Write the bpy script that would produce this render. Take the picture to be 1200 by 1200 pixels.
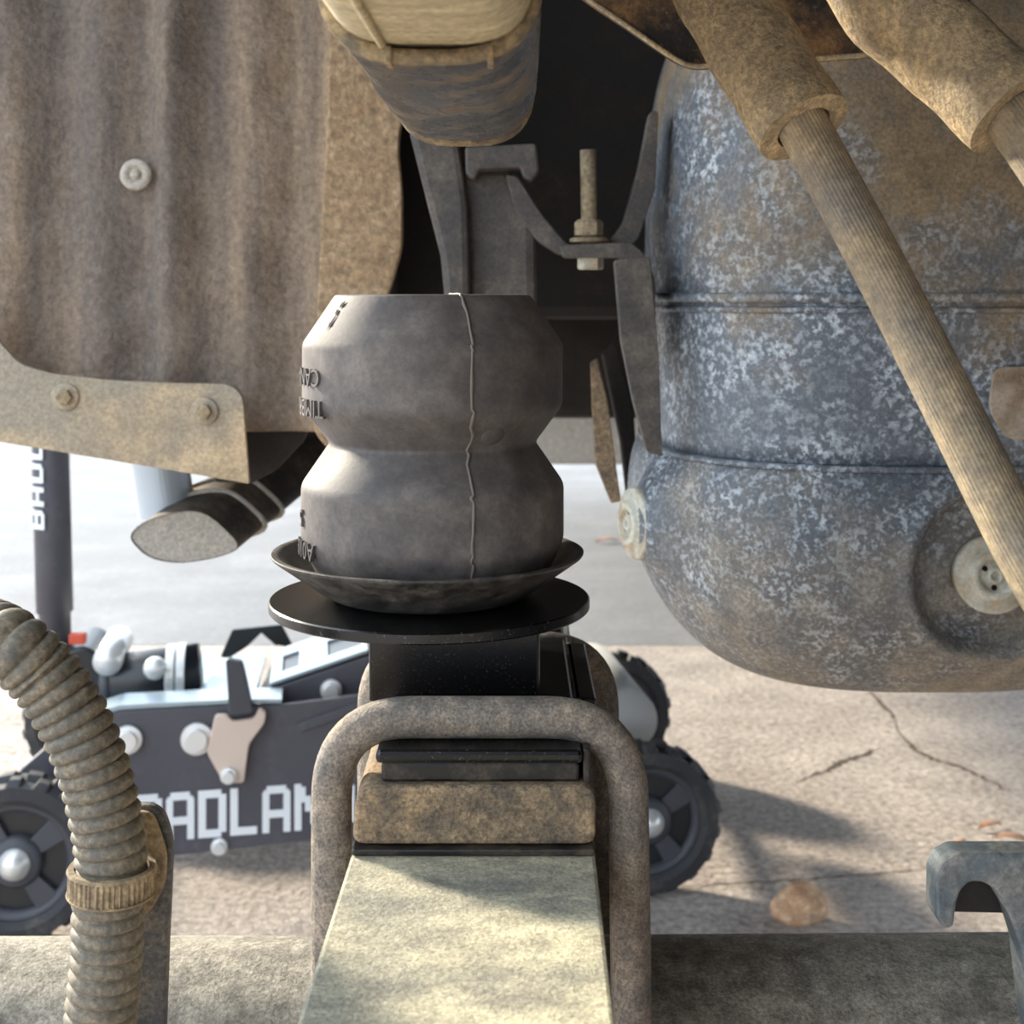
import bpy, bmesh, math, random
from mathutils import Vector, Matrix, noise
for o in list(bpy.data.objects): bpy.data.objects.remove(o, do_unlink=True)
scn = bpy.context.scene
C = scn.collection
R = math.radians
# ------------------------------------------------------------------ camera
F = 1670.0            # focal length in pixels of the 1200 px frame
HZ = 345.0            # eye level row
H = 0.64              # eye height above the concrete
cd = bpy.data.cameras.new('camera'); cam = bpy.data.objects.new('camera', cd); C.objects.link(cam)
cd.sensor_width = 36; cd.sensor_fit = 'HORIZONTAL'; cd.lens = 36*F/1200
cd.shift_y = -(600-HZ)/1200
cd.clip_start = 0.01; cd.clip_end = 200
cam.location = (0, 0, H); cam.rotation_euler = (R(90), 0, 0)
cd.dof.use_dof = True; cd.dof.focus_distance = 0.50; cd.dof.aperture_fstop = 26
scn.camera = cam
# ------------------------------------------------------------------ daylight
wd = bpy.data.worlds.new('daylight'); scn.world = wd; wd.use_nodes = True
bg = wd.node_tree.nodes['Background']; bg.inputs[0].default_value = (0.76, 0.88, 1.0, 1); bg.inputs[1].default_value = 2.6
sd = bpy.data.lights.new('sun', 'SUN'); sun = bpy.data.objects.new('sun', sd); C.objects.link(sun)
sd.energy = 8.0; sd.angle = R(6); sd.color = (1.0, 0.90, 0.72)
sdir = Vector((-0.73, 0.68, 0.42)).normalized()      # towards the sun
sun.rotation_euler = sdir.to_track_quat('Z', 'Y').to_euler(); sun.location = (-2, 2, 3)
scn.view_settings.view_transform = 'Standard'; scn.view_settings.look = 'None'
scn.view_settings.gamma = 1; scn.view_settings.use_curve_mapping = False
scn.view_settings.exposure = 0.35

# ------------------------------------------------------------------ helpers
def W(px, py, Y): return Vector(((px-600)/F*Y, Y, H+(HZ-py)/F*Y))
def lin(c):
    r = []
    for v in c:
        v /= 255.0
        r.append(v/12.92 if v <= .04045 else ((v+.055)/1.055)**2.4)
    return (*r, 1)
def new_obj(name, verts, faces, mat, parent=None, smooth=True, bevel=0, seg=2, origin=None):
    vs = [Vector(v) for v in verts]
    if parent is not None: o0 = Vector(parent['org'])
    elif origin is not None: o0 = Vector(origin)
    else:
        xs = [v.x for v in vs]; ys = [v.y for v in vs]; zs = [v.z for v in vs]
        o0 = Vector(((min(xs)+max(xs))/2, (min(ys)+max(ys))/2, min(zs)))
    me = bpy.data.meshes.new(name)
    me.from_pydata([tuple(v-o0) for v in vs], [], faces)
    bm = bmesh.new(); bm.from_mesh(me); bmesh.ops.recalc_face_normals(bm, faces=bm.faces); bm.to_mesh(me); bm.free()
    if mat: me.materials.append(mat)
    for p in me.polygons: p.use_smooth = smooth
    o = bpy.data.objects.new(name, me); C.objects.link(o)
    if parent is not None:
        o.parent = parent
    else:
        o.location = o0
    o['org'] = tuple(o0)
    if bevel:
        m = o.modifiers.new('bevel', 'BEVEL'); m.width = bevel; m.segments = seg; m.limit_method = 'ANGLE'; m.angle_limit = R(35)
        w = o.modifiers.new('wn', 'WEIGHTED_NORMAL'); w.keep_sharp = True
    return o
def tag(o, label, cat, group=None, kind=None):
    if label: o['label'] = label
    if cat: o['category'] = cat
    if group: o['group'] = group
    if kind: o['kind'] = kind
    return o
def thing(name, label, cat, loc, group=None):
    o = bpy.data.objects.new(name, None); C.objects.link(o); o.location = loc; o.empty_display_size = .02
    o['org'] = tuple(loc); tag(o, label, cat, group); return o
def struct(o): o['kind'] = 'structure'; return o
def boxg(x0, x1, y0, y1, z0, z1):
    v = [(x, y, z) for x in (x0, x1) for y in (y0, y1) for z in (z0, z1)]
    f = [(0,1,3,2), (4,6,7,5), (0,4,5,1), (2,3,7,6), (0,2,6,4), (1,5,7,3)]
    return v, f
def prismg(poly, vec):
    n = len(poly); v = [Vector(p) for p in poly] + [Vector(p)+Vector(vec) for p in poly]
    f = [tuple(range(n)), tuple(range(2*n-1, n-1, -1))] + [(i, (i+1) % n, n+(i+1) % n, n+i) for i in range(n)]
    return v, f
def pxprism(pts, Y, th): return prismg([W(x, y, Y) for x, y in pts], (0, th, 0))
def round_poly(pts, r, n=5, closed=True):
    out = []; m = len(pts)
    for i, p in enumerate(pts):
        p = Vector(p)
        rr = r[i] if isinstance(r, (list, tuple)) else r
        if (not closed and i in (0, m-1)) or rr <= 0: out.append(p); continue
        a = Vector(pts[i-1]); b = Vector(pts[(i+1) % m])
        d1 = a-p; d2 = b-p
        t = min(rr, d1.length*.49, d2.length*.49)
        s = p+d1.normalized()*t; e = p+d2.normalized()*t
        for k in range(n+1):
            u = k/n; out.append(s*(1-u)**2 + p*2*u*(1-u) + e*u*u)
    return out
def latheg(prof, c, ax=(0, 0, 1), n=64, rfun=None):
    # prof: (radius, height along axis)
    ax = Vector(ax).normalized(); q = Vector((0, 0, 1)).rotation_difference(ax); c = Vector(c)
    v = []; f = []
    for j, (r, h) in enumerate(prof):
        for i in range(n):
            a = 2*math.pi*i/n
            rr = r*(rfun(a, j) if rfun else 1)
            v.append(c + q @ Vector((rr*math.cos(a), rr*math.sin(a), h)))
    m = len(prof)
    for j in range(m-1):
        for i in range(n):
            k = (i+1) % n
            f.append((j*n+i, j*n+k, (j+1)*n+k, (j+1)*n+i))
    if prof[0][0] > 1e-6: f.append(tuple(range(n-1, -1, -1)))
    if prof[-1][0] > 1e-6: f.append(tuple((m-1)*n+i for i in range(n)))
    return v, f
def catmull(pts, n):
    P = [Vector(p) for p in pts]; P = [P[0]*2-P[1]] + P + [P[-1]*2-P[-2]]
    out = []
    for i in range(1, len(P)-2):
        for k in range(n):
            t = k/n
            out.append(.5*((2*P[i]) + (P[i+1]-P[i-1])*t + (2*P[i-1]-5*P[i]+4*P[i+1]-P[i+2])*t*t + (3*P[i]-P[i-1]-3*P[i+1]+P[i+2])*t**3))
    out.append(P[-2]); return out
def resample(P, step):
    out = [P[0]]; acc = 0; d = 0
    for a, b in zip(P, P[1:]):
        L = (b-a).length; s = step-acc
        while s <= L:
            out.append(a+(b-a)*(s/L)); s += step
        acc = (acc+L) % step
    return out
def sweepg(P, rad, n=20, cap=True, rfun=None):
    P = [Vector(p) for p in P]; m = len(P); v = []; f = []
    t0 = (P[1]-P[0]).normalized(); u = t0.orthogonal().normalized()
    prev = t0
    for j in range(m):
        t = (P[min(j+1, m-1)]-P[max(j-1, 0)]).normalized()
        u = (prev.rotation_difference(t) @ u); u = (u - t*u.dot(t)).normalized(); prev = t
        w = t.cross(u)
        r = rad[j] if isinstance(rad, (list, tuple)) else rad
        for i in range(n):
            a = 2*math.pi*i/n; rr = r*(rfun(a, j) if rfun else 1)
            v.append(P[j] + u*rr*math.cos(a) + w*rr*math.sin(a))
    for j in range(m-1):
        for i in range(n):
            k = (i+1) % n; f.append((j*n+i, j*n+k, (j+1)*n+k, (j+1)*n+i))
    if cap: f.append(tuple(range(n-1, -1, -1))); f.append(tuple((m-1)*n+i for i in range(n)))
    return v, f
def join(*gs):
    V = []; Fc = []
    for v, f in gs:
        o = len(V); V += [Vector(p) for p in v]; Fc += [tuple(i+o for i in q) for q in f]
    return V, Fc
def hexbolt(name, c, ax, r, h, mat, parent, washer=None):
    pr = [(r, 0), (r, h*.85), (r*.86, h)]
    v, f = latheg(pr, c, ax, 6)
    o = new_obj(name, v, f, mat, parent, smooth=False, bevel=r*.06)
    return o
def text_mesh(txt, size, extrude):
    cu = bpy.data.curves.new('t', 'FONT'); cu.body = txt; cu.size = size; cu.extrude = extrude; cu.resolution_u = 3
    o = bpy.data.objects.new('t', cu); C.objects.link(o)
    dg = bpy.context.evaluated_depsgraph_get()
    me = bpy.data.meshes.new_from_object(o.evaluated_get(dg))
    v = [vv.co.copy() for vv in me.vertices]; f = [tuple(p.vertices) for p in me.polygons]
    bpy.data.objects.remove(o); bpy.data.meshes.remove(me)
    return v, f

# ------------------------------------------------------------------ materials
def mat(name, base, dust=None, amt=.5, scale=30, rough=.6, metal=0, stretch=(1, 1, 1), bump=.15, bscale=None, soft=.12,
        up=0, speck=None, speck_scale=300, speck_amt=.35, dust_rough=.9, spec=.5, base2=None, grad=None, bdist=.002, grain=.2, gscale=480):
    m = bpy.data.materials.new(name); m.use_nodes = True
    nt = m.node_tree; N = nt.nodes; L = nt.links
    b = N['Principled BSDF']; b.inputs['Metallic'].default_value = metal
    b.inputs['Specular IOR Level'].default_value = spec
    tc = N.new('ShaderNodeTexCoord'); mp = N.new('ShaderNodeMapping'); mp.inputs['Scale'].default_value = stretch
    L.new(tc.outputs['Object'], mp.inputs['Vector'])
    tcv = N.new('ShaderNodeMapping'); L.new(tc.outputs['Object'], tcv.inputs['Vector'])
    def nz(sc, det=6, rg=.6, vec=None):
        n = N.new('ShaderNodeTexNoise'); n.inputs['Scale'].default_value = sc; n.inputs['Detail'].default_value = det; n.inputs['Roughness'].default_value = rg
        L.new((vec or mp).outputs[0], n.inputs['Vector']); return n
    def mr(src, a, c, d0=0, d1=1):
        x = N.new('ShaderNodeMapRange'); x.inputs[1].default_value = a; x.inputs[2].default_value = c; x.inputs[3].default_value = d0; x.inputs[4].default_value = d1
        x.clamp = True; L.new(src, x.inputs[0]); return x.outputs[0]
    def math_(op, a, c=None, clamp=True):
        x = N.new('ShaderNodeMath'); x.operation = op; x.use_clamp = clamp
        for i, s in enumerate((a, c)):
            if s is None: continue
            if isinstance(s, (int, float)): x.inputs[i].default_value = s
            else: L.new(s, x.inputs[i])
        return x.outputs[0]
    def mix(fac, a, c):
        x = N.new('ShaderNodeMix'); x.data_type = 'RGBA'
        for sck, s in ((0, fac), (6, a), (7, c)):
            if isinstance(s, tuple): x.inputs[sck].default_value = s
            elif isinstance(s, (int, float)): x.inputs[sck].default_value = s
            else: L.new(s, x.inputs[sck])
        return x.outputs[2]
    n1 = nz(scale); col = lin(base)
    if base2:
        nb = nz(scale*.45, 5); col = mix(mr(nb.outputs[0], .42, .58), lin(base), lin(base2))
    rr = rough
    if speck:
        n3 = nz(speck_scale, 3, .7, tc if False else None)
        t = .5+(.5-speck_amt)*.35
        n4 = nz(speck_scale*.13, 4)
        col = mix(math_('MULTIPLY', mr(n3.outputs[0], t, t+.11), mr(n4.outputs[0], .38, .62, .15, 1)), col, lin(speck))
    if dust:
        fac = n1.outputs[0]
        lo = .5 + (.5-amt)*.55
        f = n1.outputs[0]
        if up:
            g = N.new('ShaderNodeNewGeometry'); sx = N.new('ShaderNodeSeparateXYZ'); L.new(g.outputs['Normal'], sx.inputs[0])
            f = math_('ADD', f, math_('MULTIPLY', sx.outputs[2], up*.3, False), False)
        if grad:   # (direction, start, end, strength) in object space: where the grime has settled
            d = N.new('ShaderNodeVectorMath'); d.operation = 'DOT_PRODUCT'; L.new(tc.outputs['Object'], d.inputs[0]); d.inputs[1].default_value = grad[0]
            f = math_('ADD', f, mr(d.outputs['Value'], grad[1], grad[2], -grad[3]*.3, grad[3]*.3), False)
        fac = mr(f, lo-soft, lo+soft)
        nd = nz(scale*4, 4); dcol = mix(mr(nd.outputs[0], .3, .7), lin(tuple(x*.82 for x in dust)), lin(tuple(min(255, x*1.08) for x in dust)))
        col = mix(fac, col, dcol)
        rr = mr(fac, 0, 1, rough, dust_rough)
    if grain and (dust or speck):
        ng = nz(gscale, 4, .75, tcv); gm = N.new('ShaderNodeMix'); gm.data_type = 'RGBA'; gm.blend_type = 'MULTIPLY'; gm.inputs[0].default_value = 1
        L.new(col, gm.inputs[6]) if not isinstance(col, tuple) else setattr(gm.inputs[6], 'default_value', col)
        gv = mr(ng.outputs[0], .36, .64, 1-grain*1.3, 1+grain); L.new(gv, gm.inputs[7]); col = gm.outputs[2]
    L.new(col, b.inputs['Base Color']) if not isinstance(col, tuple) else setattr(b.inputs['Base Color'], 'default_value', col)
    if isinstance(rr, (int, float)): b.inputs['Roughness'].default_value = rr
    else: L.new(rr, b.inputs['Roughness'])
    if bump:
        nbp = nz(bscale or scale*8, 6, .7, tcv); bp = N.new('ShaderNodeBump'); bp.inputs['Strength'].default_value = bump; bp.inputs['Distance'].default_value = bdist
        L.new(nbp.outputs[0], bp.inputs['Height']); L.new(bp.outputs[0], b.inputs['Normal'])
    return m
M = {}
M['concrete'] = mat('concrete', (172, 158, 148), (194, 182, 172), .5, 2.2, .9, bump=1, bscale=60, soft=.2, speck=(112, 98, 88), speck_scale=70, speck_amt=.42, bdist=.01, grain=.3, gscale=110)
M['floor_dimmed'] = mat('floor_dimmed', (120, 120, 122), (130, 130, 133), .5, 1.2, .9, bump=.6, bscale=40, soft=.2, bdist=.006, grain=.08, gscale=60)  # far ground coloured darker to hold back its bright daylight
M['crack'] = mat('crack', (70, 56, 46), (110, 92, 78), .4, 60, .95)
M['rubber'] = mat('rubber', (76, 70, 68), (136, 126, 119), .36, 22, .52, bump=.14, bscale=700, soft=.25, base2=(62, 59, 62), bdist=.0006, spec=.45, grain=.12)
M['rubber_seam'] = mat('rubber_seam', (116, 106, 98), None, rough=.6, bump=0)
M['tear'] = mat('tear', (12, 11, 10), None, rough=.9, bump=0)
M['black_steel'] = mat('black_steel', (24, 23, 23), (112, 106, 100), .38, 90, .28, bump=.3, bscale=700, soft=.3, bdist=.0006, grain=.3, gscale=1200)
M['black_gloss'] = mat('black_gloss', (13, 13, 15), None, rough=.26, bump=.06, bscale=500, speck=(96, 90, 84), speck_scale=900, speck_amt=.24, bdist=.0004, grain=0)
M['black_edge'] = mat('black_edge', (24, 22, 22), (92, 78, 64), .35, 60, .35, bump=.1, soft=.15)
M['ubolt'] = mat('ubolt', (104, 99, 96), (168, 152, 134), .52, 60, .5, bump=.7, bscale=500, soft=.2, metal=.1, bdist=.0011, grain=.36, gscale=950)
M['pad'] = mat('pad', (92, 84, 76), (172, 146, 114), .58, 70, .75, bump=.8, bscale=500, soft=.16, bdist=.0013, grain=.36, gscale=900)
M['leaf'] = mat('leaf', (92, 94, 98), (204, 195, 166), .62, 20, .6, stretch=(.8, 1.2, 1), bump=.7, bscale=420, soft=.2, bdist=.0011, grain=.26, gscale=800)
M['axle'] = mat('axle', (70, 66, 62), (164, 156, 142), .45, 30, .65, bump=.8, bscale=200, soft=.16, up=.6, bdist=.0016, grain=.3, gscale=700)
M['conduit'] = mat('conduit', (92, 89, 84), (148, 134, 112), .48, 120, .5, bump=.15, bscale=500, soft=.26, bdist=.0005, grain=.15)
M['clip'] = mat('clip', (120, 104, 84), (166, 146, 116), .55, 60, .75, bump=.15)
M['bracket_grey'] = mat('bracket_grey', (76, 78, 82), (140, 130, 118), .4, 60, .6, bump=.3, bscale=300, metal=.1, bdist=.0008)
M['hook'] = mat('hook', (96, 106, 112), (150, 146, 138), .42, 50, .5, bump=.3, bscale=300, metal=.2, bdist=.0008)
M['tank'] = mat('tank', (104, 110, 118), (152, 132, 104), .36, 14, .36, bump=.6, bscale=260, soft=.16, speck=(206, 214, 222), speck_scale=230, speck_amt=.56, grad=((.5, 0, .85), .02, .34, 1.0), bdist=.001, grain=.25)
M['tank_low'] = mat('tank_low', (98, 103, 110), (156, 146, 132), .42, 14, .42, bump=.5, bscale=260, soft=.16, speck=(196, 204, 212), speck_scale=240, speck_amt=.52, grad=((.25, 0, -.95), -.20, .0, .6), bdist=.001, grain=.25)
M['plug'] = mat('plug', (206, 202, 186), (176, 150, 116), .4, 60, .6, bump=.05)
M['sticker'] = mat('sticker', (186, 170, 150), (150, 128, 104), .45, 60, .8, bump=.1)
M['sleeve'] = mat('sleeve', (164, 146, 120), (216, 188, 144), .5, 46, .6, bump=1, bscale=190, soft=.16, stretch=(1.6, 1, .8), bdist=.002, grain=.28, gscale=600)
M['cable'] = mat('cable', (124, 116, 106), (180, 158, 124), .5, 40, .55, bump=.15, soft=.2)
M['grit'] = mat('grit', (40, 34, 30), (140, 104, 66), .42, 36, .85, bump=.9, bscale=220, soft=.12, speck=(150, 132, 108), speck_scale=260, speck_amt=.25, bdist=.002)
M['strike'] = mat('strike', (44, 42, 41), (150, 126, 92), .30, 60, .26, bump=.8, bscale=90, soft=.14, base2=(66, 63, 62), dust_rough=.55, bdist=.002, grain=.35, gscale=700)
M['strike_edge'] = mat('strike_edge', (112, 100, 82), (182, 158, 120), .5, 90, .5, bump=.5)
M['cream'] = mat('cream', (190, 172, 136), (216, 200, 164), .55, 30, .6, bump=.4, bscale=110, soft=.2, stretch=(.5, 2, 1), grain=.2)
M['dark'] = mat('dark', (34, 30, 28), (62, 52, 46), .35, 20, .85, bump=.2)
M['dark_frame'] = mat('dark_frame', (30, 27, 26), (58, 50, 44), .3, 20, .7, bump=.2)
M['hanger'] = mat('hanger', (76, 72, 70), (112, 104, 96), .45, 26, .6, bump=.2)
M['bolt_tan'] = mat('bolt_tan', (130, 112, 88), (176, 158, 128), .5, 80, .7, bump=.2)
M['liner'] = mat('liner', (124, 114, 108), (182, 158, 132), .47, 6, .9, stretch=(2.0, 1, .22), bump=1, bscale=150, soft=.17, base2=(100, 97, 104), bdist=.006, gscale=220, grain=.2)
M['felt'] = mat('felt', (184, 152, 118), (208, 178, 142), .55, 60, .95, bump=1, bscale=190, soft=.15, bdist=.005, gscale=160, grain=.22)
M['flap_plate'] = mat('flap_plate', (158, 148, 132), (196, 172, 140), .5, 12, .8, bump=.2, bscale=120, grad=((0, 0, -1), -.08, .0, .5))
M['exhaust'] = mat('exhaust', (66, 60, 56), (128, 110, 92), .4, 25, .7, bump=.2)
M['exhaust_face'] = mat('exhaust_face', (176, 168, 158), (190, 180, 166), .5, 40, .8, bump=.1)
M['pale'] = mat('pale', (190, 200, 210), None, rough=.4, metal=.3, bump=0)
M['jack_grey'] = mat('jack_grey', (72, 71, 79), (88, 86, 92), .3, 20, .45, bump=.05, grain=.05)
M['jack_black'] = mat('jack_black', (28, 30, 34), None, rough=.35, bump=0)
M['jack_skylit'] = mat('jack_skylit', (150, 164, 172), None, rough=.25, bump=0, metal=.3)  # pale blue tone paints sky light on the jack's upward faces
M['white'] = mat('white', (225, 228, 232), None, rough=.5, bump=0)
M['zinc'] = mat('zinc', (215, 215, 214), None, rough=.3, bump=0, metal=.4)
M['tan_part'] = mat('tan_part', (206, 186, 172), None, rough=.5, bump=0)
M['tyre'] = mat('tyre', (44, 44, 48), (80, 76, 72), .25, 30, .7, bump=.2)
M['hub'] = mat('hub', (62, 63, 70), None, rough=.5, bump=0)
M['hub_pale'] = mat('hub_pale', (168, 168, 166), None, rough=.6, bump=0)
M['red'] = mat('red', (186, 70, 44), None, rough=.6, bump=0)
M['stone'] = mat('stone', (186, 142, 108), (206, 172, 140), .5, 40, .9, bump=.5, bscale=120)
M['dry_leaf'] = mat('dry_leaf', (150, 112, 92), (176, 146, 122), .5, 60, .8, bump=.3)
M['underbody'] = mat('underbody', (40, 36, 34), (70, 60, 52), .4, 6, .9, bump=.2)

# ------------------------------------------------------------------ ground and truck body
def grid(nx, ny, fn):
    v = [fn(i/nx, j/ny) for j in range(ny+1) for i in range(nx+1)]
    f = [(j*(nx+1)+i, j*(nx+1)+i+1, (j+1)*(nx+1)+i+1, (j+1)*(nx+1)+i) for j in range(ny) for i in range(nx)]
    return v, f
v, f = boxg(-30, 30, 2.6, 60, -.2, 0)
far_floor = struct(new_obj('floor', v, f, M['floor_dimmed'], smooth=False, origin=(0, 0, 0))); far_floor['label'] = 'far ground in the sun, its colour darkened to tame the brightness'
v, f = boxg(-30, 30, -12, 2.596, -.2, 0)
floor = struct(new_obj('floor', v, f, M['concrete'], smooth=False, origin=(0, 0, 0)))
floor['label'] = 'pale dusty concrete floor'
def ribbon(pts, w, name):
    random.seed(len(pts)*7+int(pts[0][0])); P = []
    for (x, y) in pts:
        Y = H*F/(y-HZ); P.append(Vector(((x-600)/F*Y, Y, .0006)))
    P = catmull(P, 8); n = len(P); v = []; f = []
    for i, p in enumerate(P):
        t = (P[min(i+1, n-1)]-P[max(i-1, 0)]).normalized(); s = Vector((-t.y, t.x, 0))
        ww = w*(.35+random.random())*math.sin(math.pi*(i+.6)/(n+.4))
        q = p + s*(random.random()-.5)*w*1.5
        v += [q+s*ww, q-s*ww]
    for i in range(n-1): f.append((2*i, 2*i+1, 2*i+3, 2*i+2))
    o = new_obj(name, v, f, M['crack'], floor); return o
ribbon([(1046, 842), (1062, 868), (1085, 886), (1120, 898), (1150, 910), (1184, 930)], .0045, 'crack')
ribbon([(932, 918), (965, 905), (990, 892), (1012, 884), (1030, 876)], .006, 'crack')
ribbon([(780, 1042), (850, 1036), (930, 1032), (1000, 1026), (1075, 1020), (1190, 1008)], .0018, 'crack')
ribbon([(1010, 800), (1040, 832), (1050, 846)], .003, 'crack')

v, f = boxg(-.36, 1.3, -1.0, 1.25, H+.42, H+.46)  # unseen truck bed slab, put in to block sky light from above
bed = struct(new_obj('ceiling', v, f, M['underbody'], smooth=False)); bed['label'] = 'unseen underside of the truck bed, added to block light from above'
v, f = join(boxg(-.30, 1.3, 1.25, 4.6, H-.08, H+.46), boxg(-.37, -.09, .97, 1.25, H-.05, H+.46))  # the smaller hidden box is added to keep sun off the tank
ub = struct(new_obj('trim_1', v, f, M['underbody'], smooth=False)); ub['label'] = 'dark underbody of the cab farther along the truck, plus a hidden box added against the sun'
v, f = boxg(-.10, .20, 1.12, 1.235, H-.02, H+.41)  # dark box added as backing so the void here stays dark
rail = tag(new_obj('crossmember_backing', v, f, M['dark_frame'], smooth=False, bevel=.01), 'dark frame box added to back the dark void behind the grey hanger bracket', 'crossmember')

v, f = boxg(-.02, .6, 1.6, 1.72, H-.140, H-.08)
tag(new_obj('gearbox_crossmember', v, f, M['dark_frame'], smooth=False, bevel=.012), 'dark blurred crossmember low in the gap between bump stop and tank', 'crossmember')
v, f = boxg(-.02, .9, 3.2, 3.32, H-.385, H-.20)  # grey block stands in for blurred shaded ground under the truck
tag(new_obj('shaded_ground_block', v, f, M['exhaust_face'], smooth=False, bevel=.03), 'grey block added in place of shaded ground far along under the truck, left of the tank', 'block')
v, f = boxg(.95, 1.3, -.96, 1.25, H-.42, H+.42)  # unseen box added to cut light coming from the right
struct(new_obj('blocker_right', v, f, M['underbody'], smooth=False))['label'] = 'unseen block added at the chassis far side to keep light out'
v, f = boxg(.10, 1.3, -1.0, -.96, H-.35, H+.42)  # unseen panel added to cut light from behind the camera
struct(new_obj('blocker_back', v, f, M['underbody'], smooth=False))['label'] = 'unseen panel added at the chassis rear end to keep light out'
# ------------------------------------------------------------------ bump stop
BX, BY = -.0294, .53
raw = [(0, .0), (.0360, 0), (.0482, -.0181), (.0482, -.0408), (.0381, -.0546), (.0486, -.0698), (.0486, -.0905), (.0425, -.1035), (.0365, -.1095), (0, -.1095)]
rad = [0, .0012, .0018, .0025, .0015, .0022, .003, .003, .003, 0]
prof = [(p.x, p.y) for p in round_poly([Vector((a, b)) for a, b in raw], rad, 6, closed=False)]
# add intermediate rows
pp = [prof[0]]
for a, b in zip(prof, prof[1:]):
    k = max(1, int(math.hypot(b[0]-a[0], b[1]-a[1])/.003))
    for i in range(1, k+1): pp.append((a[0]+(b[0]-a[0])*i/k, a[1]+(b[1]-a[1])*i/k))
prof = pp
bs = thing('bump_stop', 'hourglass-shaped dark rubber bump stop standing in the black steel cup', 'bump stop', (BX, BY, H-.1095))
v, f = latheg([(max(r, .00001) if r > 0 else 0, h) for r, h in prof], (BX, BY, H), n=128)
body = new_obj('body', v, f, M['rubber'], bs)
sub = [p for p in prof if p[0] > .02]
random.seed(4); P = []
wob = 0
for i, (r, h) in enumerate(sub):
    if i % 2 == 0: wob = random.uniform(-.012, .012)
    az = R(-90+19.5) + wob*(.0482/max(r, .03)) + (.035 if -.058 < h < -.047 else 0)
    P.append(Vector((BX+(r+.0001)*math.cos(az), BY+(r+.0001)*math.sin(az), H+h)))
v, f = sweepg(P, [.00045+.0003*random.random() for _ in P], 6)
new_obj('mold_seam', v, f, M['rubber_seam'], bs)
az = R(-90+33); r0 = .0405
c = Vector((BX+r0*math.cos(az), BY+r0*math.sin(az), H-.0475)); nx = Vector((math.cos(az), math.sin(az), -.6)).normalized()
v, f = latheg([(.0062, -.002), (.0060, .0005), (.0048, .002), (.0025, .0028), (0, .003)], c, nx, 24)
new_obj('molded_knob', v, f, M['rubber'], bs)
def wrap_text(txt, az_deg, z, size, r, rowdir=-1):
    tv, tf = text_mesh(txt, size, .0008)
    out = []
    for p in tv:    # upside-down lettering running to the left around the body
        a = R(az_deg) - p.x/r
        rr = r + p.z
        out.append((BX+rr*math.cos(a), BY+rr*math.sin(a), H+z-p.y))
    return out, tf
e1 = wrap_text('TIMBREN', -138, -.0375, .0088, .0484)
e2 = wrap_text('CANADA', -141, -.0265, .0088, .0484)
e3 = wrap_text('A0105', -145, -.0885, .0088, .0488)
e4 = wrap_text('5', -158, -.0775, .0088, .0488)
for e in (e1, e2, e3, e4): new_obj('raised_lettering', e[0], e[1], M['rubber'], bs, smooth=False)
def tear(px, py, L, ang, w):
    pts = []
    for i in range(9):
        t = i/8; pts.append((px+math.cos(ang)*L*(t-.5), py+math.sin(ang)*L*(t-.5), w*math.sin(math.pi*t)*(.5+random.random())))
    up = []; dn = []
    for x, y, ww in pts:
        for lst, sgn in ((up, 1), (dn, -1)):
            xx = x - math.sin(ang)*ww*sgn; yy = y + math.cos(ang)*ww*sgn
            dx = (xx-600)/F*BY-BX; z = -(yy-HZ)/F*(BY-.035)
            rr = .0362 + (.0482-.0362)*max(0, min(1, -z/.0181)) + .0003
            s = max(-1, min(1, dx/rr))
            lst.append((BX+rr*s, BY-rr*math.sqrt(1-s*s), H+z))
    n = len(up); v = up+dn
    return v, [(i, i+1, n+i+1, n+i) for i in range(n-1)]
for a in ((399, 378, 26, 2.1, 1.6), (410, 357, 12, 2.3, 1.4), (404, 366, 8, 2.0, 1.5)):
    v, f = tear(*a); new_obj('tear', v, f, M['tear'], bs)

# cup
CX = -.0312
cp = round_poly([Vector(p) for p in [(0, -.1120), (.0355, -.1120), (.0575, -.0962), (.0580, -.0950), (.0555, -.0950), (.0352, -.1098), (0, -.1098)]], [0, .006, .001, .001, .001, .004, 0], 5, closed=False)
v, f = latheg([(p.x, p.y) for p in cp], (CX, BY, H), n=128)
tag(new_obj('bump_stop_cup', v, f, M['black_steel']), 'shallow black steel dish cupping the foot of the rubber bump stop', 'cup')

# mounting bracket with the round flange
mb = thing('mounting_bracket', 'glossy black steel mounting bracket with a round flange under the cup', 'bracket', (-.0305, BY, H-.1537))
v, f = latheg([(0, -.1160), (.0588, -.1160), (.0593, -.1155), (.0593, -.1126), (.0588, -.1121), (0, -.1121)], (-.0305, BY, H), n=128)
o = new_obj('flange_disc', v, f, M['black_gloss'], mb, bevel=0); es = o.modifiers.new('edge', 'EDGE_SPLIT'); es.split_angle = R(38)
v, f = latheg([(.031, -.1160), (.0305, -.1185), (.028, -.1200), (.02, -.1200)], (-.024, BY+.005, H), n=48)
new_obj('weld_bead', v, f, M['black_gloss'], mb)
v, f = boxg(-.0503, .0098, .50, .503, H-.1432, H-.1161); new_obj('front_wall', v, f, M['black_gloss'], mb, smooth=False, bevel=.0012)
v, f = boxg(-.0503, -.0473, .503, .575, H-.1432, H-.1161); new_obj('side_wall', v, f, M['black_gloss'], mb, smooth=False, bevel=.0008)
v, f = boxg(.0068, .0098, .503, .575, H-.1432, H-.1161); new_obj('side_wall', v, f, M['black_gloss'], mb, smooth=False, bevel=.0008)
v, f = boxg(.0215, .0300, .505, .585, H-.1500, H-.1432); new_obj('base_wing', v, f, M['black_gloss'], mb, smooth=False, bevel=.0008)
v, f = boxg(-.0503, .0098, .575, .579, H-.1432, H-.1165); new_obj('rear_wall', v, f, M['black_gloss'], mb, smooth=False, bevel=.0008)
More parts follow.
